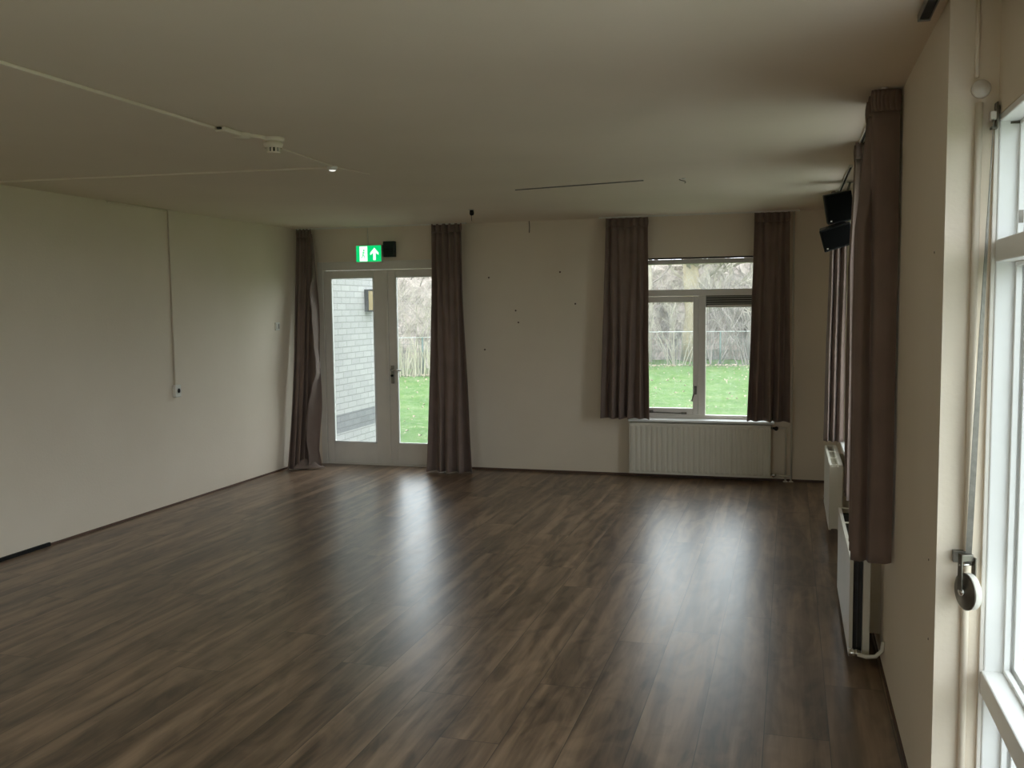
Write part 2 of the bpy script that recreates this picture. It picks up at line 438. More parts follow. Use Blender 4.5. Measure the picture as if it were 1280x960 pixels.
box(bm, (-2.83, -.14, W5[2] + .06), (-2.77, -.06, W5[3] - .05))
obj('window_frame', bm, M['white'], w6, bevel=.004)
for x0_, x1_ in ((-3.54, -2.83), (-2.77, -2.06)): obj('pane', box(NB(), (x0_, -.10, .04), (x1_, -.094, 2.115)), M['glass'], w6)
# sash corner iron and fastener seen in the top light
bm = NB(); box(bm, (.575, 2.931, 2.137), (.606, 2.9345, 2.143)); box(bm, (.603, 2.926, 2.045), (.609, 2.9345, 2.105)); box(bm, (.600, 2.922, 1.865), (.612, 2.9345, 1.90))
o = obj('sash_hinge', bm, M['steel'], t3); o['label'] = 'small dark steel hinge'
# cover strip between wall return and frame
struct('trim_1', box(NB(), (.536, 2.938, 0), (.5475, 2.9495, 2.19)), M['frame'], bevel=.002)

# ------------------------------------------------------------------ radiators
def radiator(name, label, length, height, loc, rotz, ridges=True, cover=False, valve_side=1, pitch=.05, depth=.105, group=None):
    """local: length along x from 0, front faces -y, wall at y = depth"""
    t = thing(name, label, 'radiator', loc, rotz, group)
    def panel(y, th, rid):
        bm = NB(); n = int(length / pitch); amp = .006 if rid else .0
        xs = []
        m_ = (length - n * pitch) / 2
        prof = [(0, 0), (.004, -.0)]
        for i in range(n):
            c0 = m_ + i * pitch
            prof += [(c0 + pitch * .12, 0), (c0 + pitch * .28, -amp), (c0 + pitch * .72, -amp), (c0 + pitch * .88, 0)]
        prof += [(length - .004, 0), (length, 0)]
        zs = [0, .018, .034, height - .034, height - .018, height]
        grid = [[bm.verts.new((x, y + (yy if 0 < j < 5 and j not in (1, 4) else 0), z)) for (x, yy) in prof] for j, z in enumerate(zs)]
        for a_, b_ in zip(grid, grid[1:]):
            for i in range(len(prof) - 1): bm.faces.new((a_[i], a_[i + 1], b_[i + 1], b_[i]))
        back = [bm.verts.new((x, y + th, z)) for x, z in ((0, 0), (length, 0), (length, height), (0, height))]
        bm.faces.new(back)
        bm.faces.new([grid[0][i] for i in range(len(prof))][::-1] + [back[0], back[1]][::1] if False else [back[0], back[1]] + [grid[0][i] for i in range(len(prof) - 1, -1, -1)])
        bm.faces.new([back[3], back[2]] + [grid[-1][i] for i in range(len(prof) - 1, -1, -1)])
        bm.faces.new([back[0], back[3]] + [grid[j][0] for j in range(5, -1, -1)])
        bm.faces.new([back[1], back[2]] + [grid[j][-1] for j in range(5, -1, -1)])
        return bm
    obj('front_panel', panel(0, .016, ridges), M['rad'], t)
    obj('rear_panel', panel(.058, .030, False), M['rad'], t)
    bm = NB(); k = 0
    x = .02
    while x < length - .02:
        for dz in (0,):
            box(bm, (x, .018, .02), (x + .0015, .056, height - .025))
        x += .024
    box(bm, (.006, .035, .02), (length - .006, .038, height - .03))
    obj('convector_fins', bm, M['rad' if cover else 'fin'], t)
    for x in (.004, length * .33, length * .66, length - .022): obj('top_bridge', box(NB(), (x, .0, height - .004), (x + .018, .088, height + .001)), M['rad'], t)
    for x in (length * .15, length * .85 - .03): obj('wall_bracket', box(NB(), (x, .086, .06), (x + .03, depth, height - .04)), M['rad'], t)
    if cover:
        obj('side_cover', box(NB(), (length, .012, .01), (length + .004, .082, height - .012)), M['rad'], t)
        obj('side_cover', box(NB(), (-.004, .012, .01), (0, .082, height - .012)), M['rad'], t)
    xe = length if valve_side > 0 else 0; s_ = 1 if valve_side > 0 else -1
    bm = NB(); tube(bm, [(xe - s_ * .005, .036, .028), (xe + s_ * .05, .036, .028)], .011, 12)
    lathe(bm, [(0, 0), (.017, 0), (.019, .012), (.019, .03), (.013, .038), (0, .038)], T(xe + s_ * .03, .036, .028) @ axis_to((0, -1, 0)), 16)
    o = obj('lock_valve', bm, M['bright_steel'], t, True); o['label'] = 'chrome lock valve'
    return t, xe, s_
rb, xe, s_ = radiator('radiator', 'wide ribbed cream panel radiator under the back window', 1.31, .49, (-1.476, D - .13, .045), 0, True, True, 1, depth=.13)
bm = NB(); zt = .465
tube(bm, [(1.305, .036, zt), (1.38, .036, zt)], .010, 12)
lathe(bm, [(0, 0), (.016, 0), (.019, .01), (.019, .045), (.014, .052), (0, .052)], T(1.36, .036, zt) @ axis_to((0, -1, 0)), 16)
o = obj('thermostat_valve', bm, M['black'], rb, True); o['label'] = 'dark valve knob'
obj('valve_collar', lathe(NB(), [(.0105, 0), (.0145, 0), (.0145, .012), (.0105, .012)], T(1.318, .036, zt) @ axis_to((1, 0, 0)), 14), M['bright_steel'], o, True)
ra, _, _ = radiator('radiator', 'double panel cream radiator low on the right wall, nearest the camera', 1.10, .455, (.270, 5.545, .052), -PI / 2, False, False, 1, depth=.147)
rc, _, _ = radiator('radiator', 'double panel cream radiator on the right wall nearest the back corner', .98, .455, (.270, 7.80, .085), -PI / 2, False, True, -1, depth=.147)
# curved tail pipe of the near radiator
bm = NB(); tube(bm, [(1.15, .036, .028), (1.16, .07, .024), (1.165, .11, .03), (1.165, .137, .06), (1.165, .141, .10)], .009, 10)
obj('tail_pipe', bm, M['rad'], ra, True)

# heating pipes by the back window
pp = thing('heating_pipes', 'pair of painted vertical heating pipes right of the back window curtain', 'pipes', (0, D, 0))
bm = NB(); tube(bm, [(.020, -.03, 0), (.020, -.03, H - .002)], .009, 10)
obj('riser_pipe', bm, M['rad'], pp, True)
bm = NB(); tube(bm, [(-.030, -.03, 0), (-.030, -.03, .46), (-.033, -.06, .506), (-.10, -.088, .510)], .009, 10); obj('riser_pipe', bm, M['rad'], pp, True)
bm = NB(); tube(bm, [(-.112, -.094, .073), (-.06, -.08, .06), (.0, -.03, .055), (.020, -.03, .055)], .008, 10); obj('branch_pipe', bm, M['rad'], pp, True)
bm = NB(); lathe(bm, [(0, 0), (.013, 0), (.013, .02), (0, .02)], T(.020, -.03, 1.47), 12); box(bm, (.012, -.03, 1.475), (.028, 0, 1.487)); obj('pipe_clip', bm, M['rad'], pp, True)
for x in (.020, -.030):
    bm = NB(); lathe(bm, [(.0095, 0), (.022, 0), (.020, .008), (.0095, .010)], T(x, -.03, 0), 16); obj('floor_rosette', bm, M['plastic'], pp, True)

# ------------------------------------------------------------------ curtains
def catmull(pts, t):
    n = len(pts) - 1; f = t * n; i = min(int(f), n - 1); u = f - i
    P = [pts[max(0, min(n, i + k))] for k in (-1, 0, 1, 2)]
    return tuple(.5 * ((2 * P[1][c]) + (-P[0][c] + P[2][c]) * u + (2 * P[0][c] - 5 * P[1][c] + 4 * P[2][c] - P[3][c]) * u * u + (-P[0][c] + 3 * P[1][c] - 3 * P[2][c] + P[3][c]) * u ** 3) for c in range(len(P[1])))

def zigzag(a, b, folds, amp, jit=.25, seed=1):
    r = random.Random(seed); a, b = Vector(a), Vector(b); d = b - a; n = Vector((-d.y, d.x)).normalized()
    out = []; N = folds * 2
    for i in range(N + 1):
        t = (i + (r.uniform(-jit, jit) if 0 < i < N else 0)) / N
        out.append(tuple(a + d * t + n * amp * (1 if i % 2 else -1) * r.uniform(.7, 1.15)))
    return out

def sheet(fn, nu, nv):
    bm = NB(); g = [[bm.verts.new(fn(i / nu, j / nv)) for i in range(nu + 1)] for j in range(nv + 1)]
    for a, b in zip(g, g[1:]):
        for i in range(nu): bm.faces.new((a[i], a[i + 1], b[i + 1], b[i]))
    return bm

def curtain(label, top, bot, z0, z1, shape=None, group=None, hd=.085, sway=.008, nu=150, seed=3):
    """top/bot: pleat polylines (xy) at header and hem"""
    c = sum((Vector(p) for p in bot), Vector((0, 0))) / len(bot)
    t = thing('curtain', label, 'curtain', (c.x, c.y, z0), 0, group)
    def pos(u, z):
        k = 1 - (z - z0) / (z1 - z0)              # 0 at top, 1 at hem
        kk = shape(k) if shape else k
        a, b = catmull(top, u), catmull(bot, u)
        x = a[0] * (1 - kk) + b[0] * kk; y = a[1] * (1 - kk) + b[1] * kk
        w = sway * math.sin(k * PI) * (noise.noise(Vector((u * 6, k * 2.2, seed))))
        wz = .0015 * math.sin(u * 40 + seed) if z <= z0 + .001 else 0
        return Vector((x + w * 1.2 - c.x, y + w - c.y, z + wz - z0))
    ztop = z1 - hd
    p = obj('curtain_panel', sheet(lambda u, v: pos(u, z0 + (ztop - z0) * v), nu, 46), M['curtain'], t, True)
    m = p.modifiers.new('thick', 'SOLIDIFY'); m.thickness = .004; m.offset = 0
    def head(u, v):
        q = pos(u, ztop + hd * v); e = .006 * math.sin(PI * min(1, v * 1.0)) * math.sin(u * nu * .9)
        return q + Vector((e, e, 0))
    h = obj('pleat_header', sheet(head, nu, 5), M['curtain'], t, True)
    m = h.modifiers.new('thick', 'SOLIDIFY'); m.thickness = .008; m.offset = 0
    return t, c

# back window, left and right
curtain('brown curtain hanging left of the back window, just above the sill',
        zigzag((-1.695, 8.99), (-1.30, 8.99), 6, .018, seed=2), zigzag((-1.745, 8.965), (-1.275, 8.965), 5, .055, .45, seed=5), .575, 2.485, seed=1)
curtain('brown curtain hanging right of the back window beside the pipes',
        zigzag((-.325, 8.99), (-.02, 8.99), 5, .018, seed=8), zigzag((-.375, 8.965), (.005, 8.965), 4, .058, .45, seed=4), .578, 2.485, lambda k: k ** 1.2, seed=9)
# doors, right
curtain('long brown curtain right of the garden doors, reaching the floor',
        zigzag((-3.475, 9.0), (-3.16, 9.0), 5, .024, seed=12), zigzag((-3.50, 8.84), (-3.01, 8.83), 4, .055, .45, seed=13), .012, 2.495, lambda k: k ** 1.6, seed=4)
# doors, left: splays towards the room and its leading edge is turned back
tl, cl = curtain('long brown curtain in the left corner with its edge turned back',
        zigzag((-4.995, 9.0), (-4.83, 9.0), 4, .020, seed=21), zigzag((-4.965, 8.60), (-4.855, 8.72), 3, .05, seed=22), .012, 2.495, lambda k: k ** 1.4, seed=6)
def edge_at(z):   # silhouette of the leading edge, x over height
    T_ = [(0, -4.665), (.06, -4.672), (.19, -4.700), (.62, -4.690), (.85, -4.702), (1.02, -4.716), (1.2, -4.727), (1.38, -4.733), (1.7, -4.752), (1.96, -4.771), (2.2, -4.790), (2.46, -4.825)]
    for (a, xa), (b, xb) in zip(T_, T_[1:]):
        if z <= b: return xa + (xb - xa) * (z - a) / (b - a)
    return T_[-1][1]
def tab(T_, z):
    for (a, xa), (b, xb) in zip(T_, T_[1:]):
        if z <= b:
            k = (z - a) / (b - a); k = k * k * (3 - 2 * k); return xa + (xb - xa) * k
    return T_[-1][1]
RIDGE = [(0, -4.775), (.06, -4.77), (.14, -4.772), (.30, -4.808), (.48, -4.812), (.66, -4.80), (.84, -4.765), (1.0, -4.722), (1.10, -4.727), (1.3, -4.757), (1.6, -4.785), (1.85, -4.815), (2.02, -4.786), (2.2, -4.795), (2.46, -4.829)]
def base_y(z): return 8.98 - .24 * (1 - z / 2.46) ** 1.3
# the front of the panel up to the ridge of the turned edge
def turned(u, v):
    z = .012 + 2.43 * v; xr = tab(RIDGE, z); xl = tab([(0, -4.885), (.6, -4.872), (1.2, -4.862), (2.46, -4.865)], z)
    bulge = -.055 * u ** 1.5 + .035 * math.sin(u * PI)
    return Vector((xl + (xr - xl) * u - cl.x, base_y(z) + .01 + bulge * (1 - .75 * max(0, (z - 1.7) / .76)) - cl.y, z - .012))
o = obj('turned_edge', sheet(turned, 18, 70), M['curtain'], tl, True)
m = o.modifiers.new('thick', 'SOLIDIFY'); m.thickness = .004; m.offset = 0
# the side seen behind the ridge, out to the leading edge of the curtain
def flap(u, v):
    z = .012 + 2.43 * v; xl = tab(RIDGE, z); xr = max(edge_at(z), xl + .006)
    f_ = (1 - .75 * max(0, (z - 1.7) / .76))
    return Vector((xl + (xr - xl) * u - cl.x, base_y(z) - .045 * f_ + (.10 * math.sin(u * PI * .62)) * f_ + .01 * math.sin(z * 7 + u * 3) * u - cl.y, z - .012))
o = obj('lining_flap', sheet(flap, 14, 70), M['lining'], tl, True); o['label'] = 'paler taupe lining'
m = o.modifiers.new('thick', 'SOLIDIFY'); m.thickness = .003; m.offset = 0
def tail(u, v):
    a = Vector((-4.90, 8.60, .0)); b = Vector((-4.615, 8.755, .0))
    p = a.lerp(b, u); wv = .15 * (1 - u) ** .7
    return Vector((p.x + .05 * v * (1 - u) - cl.x, p.y + wv * v - cl.y, .004 + .075 * math.sin(v * PI * .6) * (1 - u) ** .8 * (1 + .35 * math.sin(u * 15))))
o = obj('trailing_hem', sheet(tail, 26, 12), M['lining'], tl, True); o['label'] = 'paler taupe lining lying on the floor'
m = o.modifiers.new('thick', 'SOLIDIFY'); m.thickness = .003; m.offset = 0

# right wall
curtain('brown curtain on the right wall closest to the camera, hanging behind the wall corner',
        [(.404, 4.082), (.36, 4.07), (.325, 4.072), (.302, 4.09), (.34, 4.15), (.30, 4.20), (.35, 4.26), (.30, 4.31), (.345, 4.36), (.31, 4.40)],
        [(.406, 4.078), (.37, 4.062), (.324, 4.066), (.310, 4.10), (.278, 4.072), (.252, 4.11), (.30, 4.19), (.255, 4.25), (.31, 4.33), (.262, 4.42)],
        .588, 2.49, lambda k: min(1, k * 3.6) ** 1.5, seed=14, sway=.006)
curtain('brown curtain on the right wall hanging past the nearest one, short of the black speakers',
        [(.318, 5.34), (.345, 5.36), (.37, 5.33), (.395, 5.36), (.36, 5.42), (.32, 5.45), (.38, 5.50), (.33, 5.54)],
        [(.300, 5.33), (.325, 5.36), (.35, 5.32), (.385, 5.35), (.36, 5.43), (.30, 5.46), (.37, 5.52), (.30, 5.57)],
        .59, 2.49, lambda k: min(1, k * 3) ** 1.5, seed=15, sway=.006)
curtain('brown curtain on the right wall under the black speakers, nearest the back corner',
        [(.285, 7.62), (.30, 7.57), (.32, 7.62), (.34, 7.56), (.365, 7.61), (.385, 7.55), (.40, 7.60)],
        [(.255, 7.62), (.28, 7.55), (.295, 7.62), (.32, 7.55), (.34, 7.61), (.365, 7.55), (.395, 7.57)],
        .60, 2.49, lambda k: k, seed=16, sway=.006)

# curtain rails under the ceiling
def rail(label, pts, wdt=.02, hgt=.014, z=H, mk='plastic'):
    a, b = Vector(pts[0]), Vector(pts[1]); d = (b - a); ln = d.length; ang = math.atan2(d.y, d.x)
    t = thing('curtain_rail', label, 'curtain rail', (a.x, a.y, z - hgt), ang)
    bm = NB()
    box(bm, (0, -wdt / 2, hgt - .003), (ln, wdt / 2, hgt))
    box(bm, (0, -wdt / 2, 0), (ln, -wdt / 2 + .003, hgt - .003)); box(bm, (0, wdt / 2 - .003, 0), (ln, wdt / 2, hgt - .003))
    obj('rail_profile', bm, M[mk], t)
    obj('glider_slot', box(NB(), (.004, -wdt / 2 + .004, .004), (ln - .004, wdt / 2 - .004, hgt - .003)), M['gap'], t)
    for x in (-.008, ln): obj('end_cap', box(NB(), (x, -wdt / 2 - .001, -.002), (x + .008, wdt / 2 + .001, hgt)), M[mk], t, bevel=.002)
    return t
rail('thin white curtain rail under the ceiling above the back window', ((-1.76, 8.99), (.06, 8.99)))
rail('thin white curtain rail under the ceiling above the garden doors', ((-5.0, 9.0), (-3.12, 9.0)))
rail('curtain rail on the ceiling running between the two nearest right wall curtains', ((.345, 4.08), (.345, 5.6)))
rail('curtain rail on the ceiling behind the black speakers', ((.345, 6.25), (.345, 7.75)))
rail('metal curtain rail with a dark slot at the top edge, left of the wall corner', ((.368, 3.10), (.368, -2.6)), .034, .02, H, 'alu')
rail('metal curtain rail close above the tall window, right of the wall corner', ((.503, 2.90), (.503, -2.6)), .030, .02, H, 'alu')

# ------------------------------------------------------------------ sign, detector, conduits and small fittings
sg = thing('exit_sign', 'lit green emergency exit sign above the garden doors', 'exit sign', (-4.20, D, 2.14))
obj('housing', box(NB(), (-.15, -.05, -.004), (.14, 0, .172)), M['plastic'], sg, bevel=.004)
sf = obj('sign_face', box(NB(), (-.144, -.056, .002), (.134, -.05, .166)), M['exit_green'], sg)
obj('door_symbol', box(NB(), (-.105, -.0575, .006), (-.018, -.056, .160)), M['exit_white'], sf)
bm = NB()                                                            # running figure on the white door
lathe(bm, [(0, 0), (.009, 0), (.009, .001), (0, .001)], T(-.056, -.0575, .118) @ axis_to((0, -1, 0)), 14)
for a, b, wd in (((-.058, .104), (-.066, .072), .008), ((-.066, .072), (-.046, .055), .006), ((-.046, .055), (-.05, .034), .005), ((-.066, .072), (-.074, .050), .006), ((-.074, .050), (-.09, .042), .005),
                 ((-.058, .102), (-.042, .088), .004), ((-.060, .102), (-.078, .092), .004)):
    A, B = Vector((a[0], -.058, a[1])), Vector((b[0], -.058, b[1])); n = (B - A).normalized(); s2 = Vector((-n.z, 0, n.x)) * wd / 1.6
    vs = [bm.verts.new(p) for p in (A + s2, B + s2, B - s2, A - s2)]; vs2 = [bm.verts.new(v_.co + Vector((0, -.001, 0))) for v_ in vs]
    bm.faces.new(vs2); bm.faces.new(vs[::-1])
    for i in range(4): bm.faces.new((vs[i], vs[(i + 1) % 4], vs2[(i + 1) % 4], vs2[i]))
o = obj('running_figure', bm, M['exit_green'], sf)
ar = [(.062, .142), (.108, .092), (.108, .068), (.076, .092), (.076, .016), (.048, .016), (.048, .092), (.016, .068), (.016, .092)]
bm = NB(); f1 = [bm.verts.new((x, -.0575, z)) for x, z in ar]; bm.faces.new(f1)
f2 = [bm.verts.new((x, -.056, z)) for x, z in ar]
for i in range(len(ar)): bm.faces.new((f1[i], f1[(i + 1) % len(ar)], f2[(i + 1) % len(ar)], f2[i]))
obj('arrow_symbol', bm, M['exit_white'], sf)
bm = NB(); tube(bm, [(-.03, -.006, .172), (-.032, -.006, .35)], .004, 8); obj('feed_cable', bm, M['plastic'], sg, True)
bm = box(NB(), (-.062, -.06, -.08), (.062, 0, .08)); bk = tag(obj('siren_box', bm, M['dkgreen'], bevel=.006), 'small dark green box on the wall right beside the lit exit sign', 'box')
bk.location = (-3.978, D, 2.265)
obj('cover_seam', box(NB(), (-.056, -.0615, -.003), (.056, -.06, .003)), M['black'], bk)

def conduit(name, label, pts, w_=.024, h_=.014, m_='ceil', cat='cable duct'):
    a, b = Vector(pts[0]), Vector(pts[1]); d = b - a; ang = math.atan2(d.y, d.x)
    o = obj(name, box(NB(), (0, -w_ / 2, -h_), (d.length, w_ / 2, 0)), M[m_], bevel=.003)
    o.location = (a.x, a.y, H); o.rotation_euler = (0, 0, ang); return tag(o, label, cat)
conduit('cable_duct', 'long white cable duct on the ceiling running from the photo edge to the smoke detector', ((-2.575, -2.5), (-2.578, 3.89)))
conduit('cable_duct', 'very short cable duct between the flat junction box and the smoke detector', ((-2.535, 4.10), (-2.49, 4.185)), .030, .016)
conduit('cable_duct', 'short cable duct on the ceiling from the smoke detector towards the white ceiling lamp', ((-2.575, 4.37), (-2.62, 5.16)), .014, .008)
conduit('cable_duct', 'cable duct crossing the ceiling from the left wall to the white ceiling lamp', ((-5.03, 4.99), (-2.66, 5.19)), .016, .012)
conduit('cable_duct', 'faint stub of cable duct on the ceiling just past the white ceiling lamp', ((-2.625, 5.23), (-2.565, 5.56)), .014, .006)
t = thing('ceiling_spot', 'tiny white lamp on the ceiling where the cable ducts meet', 'lamp', (-2.635, 5.195, H - .022))
bm = NB(); lathe(bm, [(0, -.002), (.022, 0), (.03, .010), (.032, .022), (0, .022)], Matrix()); obj('lamp_body', bm, M['plastic'], t, True)
bm = NB(); lathe(bm, [(0, -.008), (.016, -.005), (.021, .0), (0, .0)], Matrix()); obj('lamp_lens', bm, M['led'], t, True)

t = thing('smoke_detector', 'white ceiling smoke detector with a slotted chamber', 'smoke detector', (-2.47, 4.24, H))
t.scale = (.95, .95, 1.35)
bm = NB(); lathe(bm, [(0, 0), (.058, 0), (.056, -.012), (.044, -.014), (0, -.014)], Matrix()); obj('base_ring', bm, M['ceil'], t, True)
bm = NB(); lathe(bm, [(.040, -.012), (.040, -.018), (.050, -.020), (.050, -.028), (.043, -.038)], Matrix()); hd_ = obj('head', bm, M['ceil'], t, True)
bm = NB(); lathe(bm, [(0, -.037), (.030, -.037), (.030, -.052), (0, -.052)], Matrix()); obj('chamber', bm, M['gap'], hd_, True)
bm = NB()
for k in range(10):
    a = 2 * PI * k / 10; box(bm, (.029, -.005, -.054), (.036, .005, -.036), Matrix.Rotation(a, 4, 'Z'))
obj('chamber_slats', bm, M['ceil'], hd_)
bm = NB(); lathe(bm, [(0, -.059), (.028, -.057), (.036, -.052), (0, -.052)], Matrix()); obj('cap', bm, M['ceil'], hd_, True)
t = thing('junction_box', 'flat white junction box on the ceiling left of the smoke detector', 'junction box', (-2.55, 4.03, H))
bm = NB(); box(bm, (-.028, -.125, -.022), (.028, .02, 0)); obj('box_body', bm, M['ceil'], t, bevel=.006)
bm = NB(); lathe(bm, [(0, -.026), (.036, -.024), (.042, -.014), (.042, 0), (0, 0)], T(.0, .055, 0)); obj('round_lid', bm, M['ceil'], t, True)
bm = NB(); box(bm, (-.010, -.138, -.012), (.010, -.125, -.004)); obj('open_duct_end', bm, M['gap'], t)

t = thing('ceiling_sensor', 'small black sensor hanging under the ceiling before the long door curtain', 'sensor', (-2.66, 7.83, H))
bm = NB(); box(bm, (-.02, -.02, -.008), (.02, .02, 0)); obj('mount', bm, M['plastic'], t, bevel=.002)
bm = NB(); lathe(bm, [(0, -.055), (.016, -.05), (.020, -.035), (.016, -.008), (0, -.008)], T(.005, 0, 0)); obj('sensor_head', bm, M['black'], t, True)
bm = NB(); tube(bm, [(.0, 0, -.05), (.003, .005, -.10)], .0025, 6); obj('hanging_wire', bm, M['steel'], t, True)

o = obj('picture_rail', box(NB(), (-.485, -.005, -.007), (.485, .005, 0)), M['strap'], bevel=.001); o.location = (-1.445, 6.57, H); o.rotation_euler = (0, 0, math.atan2(-.176, .965))
tag(o, 'thin metal strip stuck on the ceiling before the back window', 'ceiling strip')
t = thing('ceiling_hook', 'small dark hook in the ceiling right of the thin metal strip', 'hook', (-.70, 6.50, H))
bm = NB(); lathe(bm, [(0, -.006), (.014, -.004), (.016, 0), (0, 0)], Matrix(), 14); obj('hook_plate', bm, M['plastic'], t, True)
bm = NB(); tube(bm, [(-.03, 0, -.006), (-.01, 0, -.014), (.008, 0, -.018), (.014, 0, -.026), (.006, 0, -.032)], .003, 6); obj('hook_wire', bm, M['steel'], t, True)
o = obj('cable_stub', tube(NB(), [(0, 0, 0), (.004, -.002, -.06), (0, 0, -.115)], .004, 8), M['steel'], None, True); o.location = (-2.49, D - .006, H)
tag(o, 'short dark cable end hanging on the back wall under the ceiling', 'cable')

# left wall
t = thing('wall_socket', 'white wall socket at the end of the vertical conduit on the left wall', 'socket', (L, 6.90, .975))
bm = box(NB(), (0, -.038, -.055), (.035, .038, .05)); obj('socket_box', bm, M['plastic'], t, bevel=.006)
bm = NB(); lathe(bm, [(0, 0), (.020, 0), (.026, .006), (.026, .007), (.020, .001), (0, .001)], T(.034, .004, .0) @ axis_to((1, 0, 0)), 20); obj('socket_rim', bm, M['plastic'], t, True)
bm = NB(); lathe(bm, [(0, 0), (.019, 0), (.019, .002), (0, .002)], T(.034, .004, .0) @ axis_to((1, 0, 0)), 20); obj('socket_recess', bm, M['gap'], t, True)
t = thing('wall_conduit', 'thin painted conduit down the left wall to the socket', 'conduit', (L, 6.89, 1.02))
bm = NB(); tube(bm, [(.009, 0, 0), (.009, 0, 1.470), (.009, -.02, 1.472)], .008, 10); obj('down_pipe', bm, M['wall'], t, True)
bm = NB(); tube(bm, [(.009, -.02, 1.472), (.009, -.74, 1.472)], .007, 10); obj('ceiling_run', bm, M['wall'], t, True)
t = thing('wall_switch', 'small white switch on the left wall near the curtain', 'switch', (L, 8.60, 1.485))
obj('switch_plate', box(NB(), (0, -.04, -.04), (.012, .04, .04)), M['plastic'], t, bevel=.003)
obj('rocker', box(NB(), (.012, -.024, -.024), (.019, .004, .024)), M['plastic'], t, bevel=.002)
obj('dark_insert', box(NB(), (.012, .006, -.024), (.014, .024, .024)), M['gap'], t)

# wall plugs: dark filled holes
holes = [((-2.918, D, 1.953), 0, 'dark plug hole in the back wall, highest one beside the long curtain'),
         ((-2.64, D, 1.62), 0, 'dark plug hole in the back wall, upper of the close pair'),
         ((-2.613, D, 1.501), 0, 'dark plug hole in the back wall, lower of the close pair'),
         ((-2.97, D, 1.229), 0, 'dark plug hole in the back wall, lowest of all'),
         ((-2.182, D, 1.993), 0, 'dark plug hole high in the middle of the back wall'),
         ((-2.03, D, 1.68), 0, 'faint plug hole in the back wall nearest the window curtain'),
         ((R, 3.14, 1.80), 1, 'tiny plug hole in the right wall above head-high curtain light'),
         ((R, 3.10, .86), 1, 'upper tiny plug hole low on the right wall by the corner'),
         ((R, 3.07, .62), 1, 'lower tiny plug hole low on the right wall by the corner')]
holes[6] = ((R, 3.14, 1.80), 1, 'single tiny plug hole high on the right wall by the corner')
for p, sd, lb in holes:
    bm = NB(); lathe(bm, [(0, 0), (.009 if sd == 0 else .0035, 0), (.008 if sd == 0 else .0035, .0015), (0, .001)], axis_to((0, -1, 0) if sd == 0 else (-1, 0, 0)), 12)
    o = obj('plug_hole', bm, M['skirt'], None, True); o.location = p; tag(o, lb, 'wall hole', 'plug holes in the walls')

# conduit, round box and roller strap on the wall return
t = thing('corner_conduit', 'white vertical conduit with a round box beside the tall window', 'conduit', (.500, 2.95, 0))
bm = NB(); tube(bm, [(-.004, -.010, 0), (-.004, -.010, 2.20)], .010, 12); obj('lower_pipe', bm, M['wall'], t, True)
bm = NB(); tube(bm, [(-.012, -.008, 2.27), (-.012, -.008, H - .001)], .006, 10); obj('upper_pipe', bm, M['wall'], t, True)
bm = NB(); lathe(bm, [(0, .026), (.010, .026), (.012, .022), (.021, .020), (.025, .012), (.025, 0), (0, 0)], T(.0, 0, 2.238) @ axis_to((0, -1, 0)), 24); obj('round_box', bm, M['frame'], t, True)

t = thing('roller_strap', 'grey roller shutter strap running from its guide down to the strap winder', 'strap', (.53, 2.93, 2.16))
def strap(u, v):
    P = Vector((.530, 2.922, 2.150)).lerp(Vector((.494, 2.905, .90)), v)
    ang = PI * (.46 - .52 * min(1, v * 1.0)); wd = .016
    dv = Vector((math.cos(ang), math.sin(ang), 0)) * (u - .5) * wd
    return P + dv - Vector((.53, 2.93, 2.16))
o = obj('strap_web', sheet(strap, 3, 50), M['strap'], t); m = o.modifiers.new('t', 'SOLIDIFY'); m.thickness = .0016; m.offset = 0
bm = NB(); box(bm, (-.008, -.014, -.012), (.010, .016, .012)); obj('guide_block', bm, M['plastic'], t, bevel=.002)
bm = NB(); box(bm, (.006, -.016, -.034), (.010, .018, .036)); box(bm, (-.006, -.014, -.036), (.010, .010, -.030)); o = obj('guide_plate', bm, M['steel'], t); o['label'] = 'dark metal plate'

t = thing('strap_winder', 'round strap winder of dark metal and white strap below the roller strap', 'strap winder', (.482, 2.90, .83))
ax = Vector((-.93, -.37, 0)).normalized(); Mx = axis_to(ax)
bm = NB(); lathe(bm, [(0, -.010), (.052, -.010), (.052, .010), (0, .010)], T(.012, -.01, -.002) @ Mx, 40); obj('strap_coil', bm, M['strap_roll'], t, True, bevel=.001)
bm = NB(); lathe(bm, [(0, .018), (.018, .017), (.024, .013), (.048, .013), (.053, .011), (.053, .008), (0, .008)], T(.012, -.01, -.002) @ Mx, 40); o = obj('side_disc', bm, M['steel'], t, True); o['label'] = 'dark steel side disc'
bm = NB(); lathe(bm, [(0, .026), (.010, .025), (.012, .016), (0, .016)], T(.012, -.01, -.002) @ Mx, 20); obj('hub', bm, M['bright_steel'], o, True)
side = Vector((ax.y, -ax.x, 0)); 
def bx2(bm, c, su, sv, sw):   # box in (ax, side, z) frame
    B = Matrix(((ax.x, side.x, 0, c[0]), (ax.y, side.y, 0, c[1]), (0, 0, 1, c[2]), (0, 0, 0, 1)))
    return box(bm, (-su, -sv, -sw), (su, sv, sw), B)
bm = NB()
bx2(bm, (.004 + .012 * ax.x * 1.4, -.012 + .012 * ax.y * 1.4, .055), .0016, .010, .052)
bx2(bm, (.012 - .015 * ax.x, -.01 - .015 * ax.y, .060), .0016, .010, .036)
o = obj('swing_arm', bm, M['steel'], t)
bm = NB(); box(bm, (-.024, .030, .070), (.026, .049, .104)); bx2(bm, (.006, -.004, .094), .017, .008, .010); obj('wall_plate', bm, M['steel'], t, bevel=.002)
bm = NB(); tube(bm, [(-.014, -.018, .075), (.030, .0, .075)], .003, 8); obj('guide_roller', bm, M['bright_steel'], t, True)

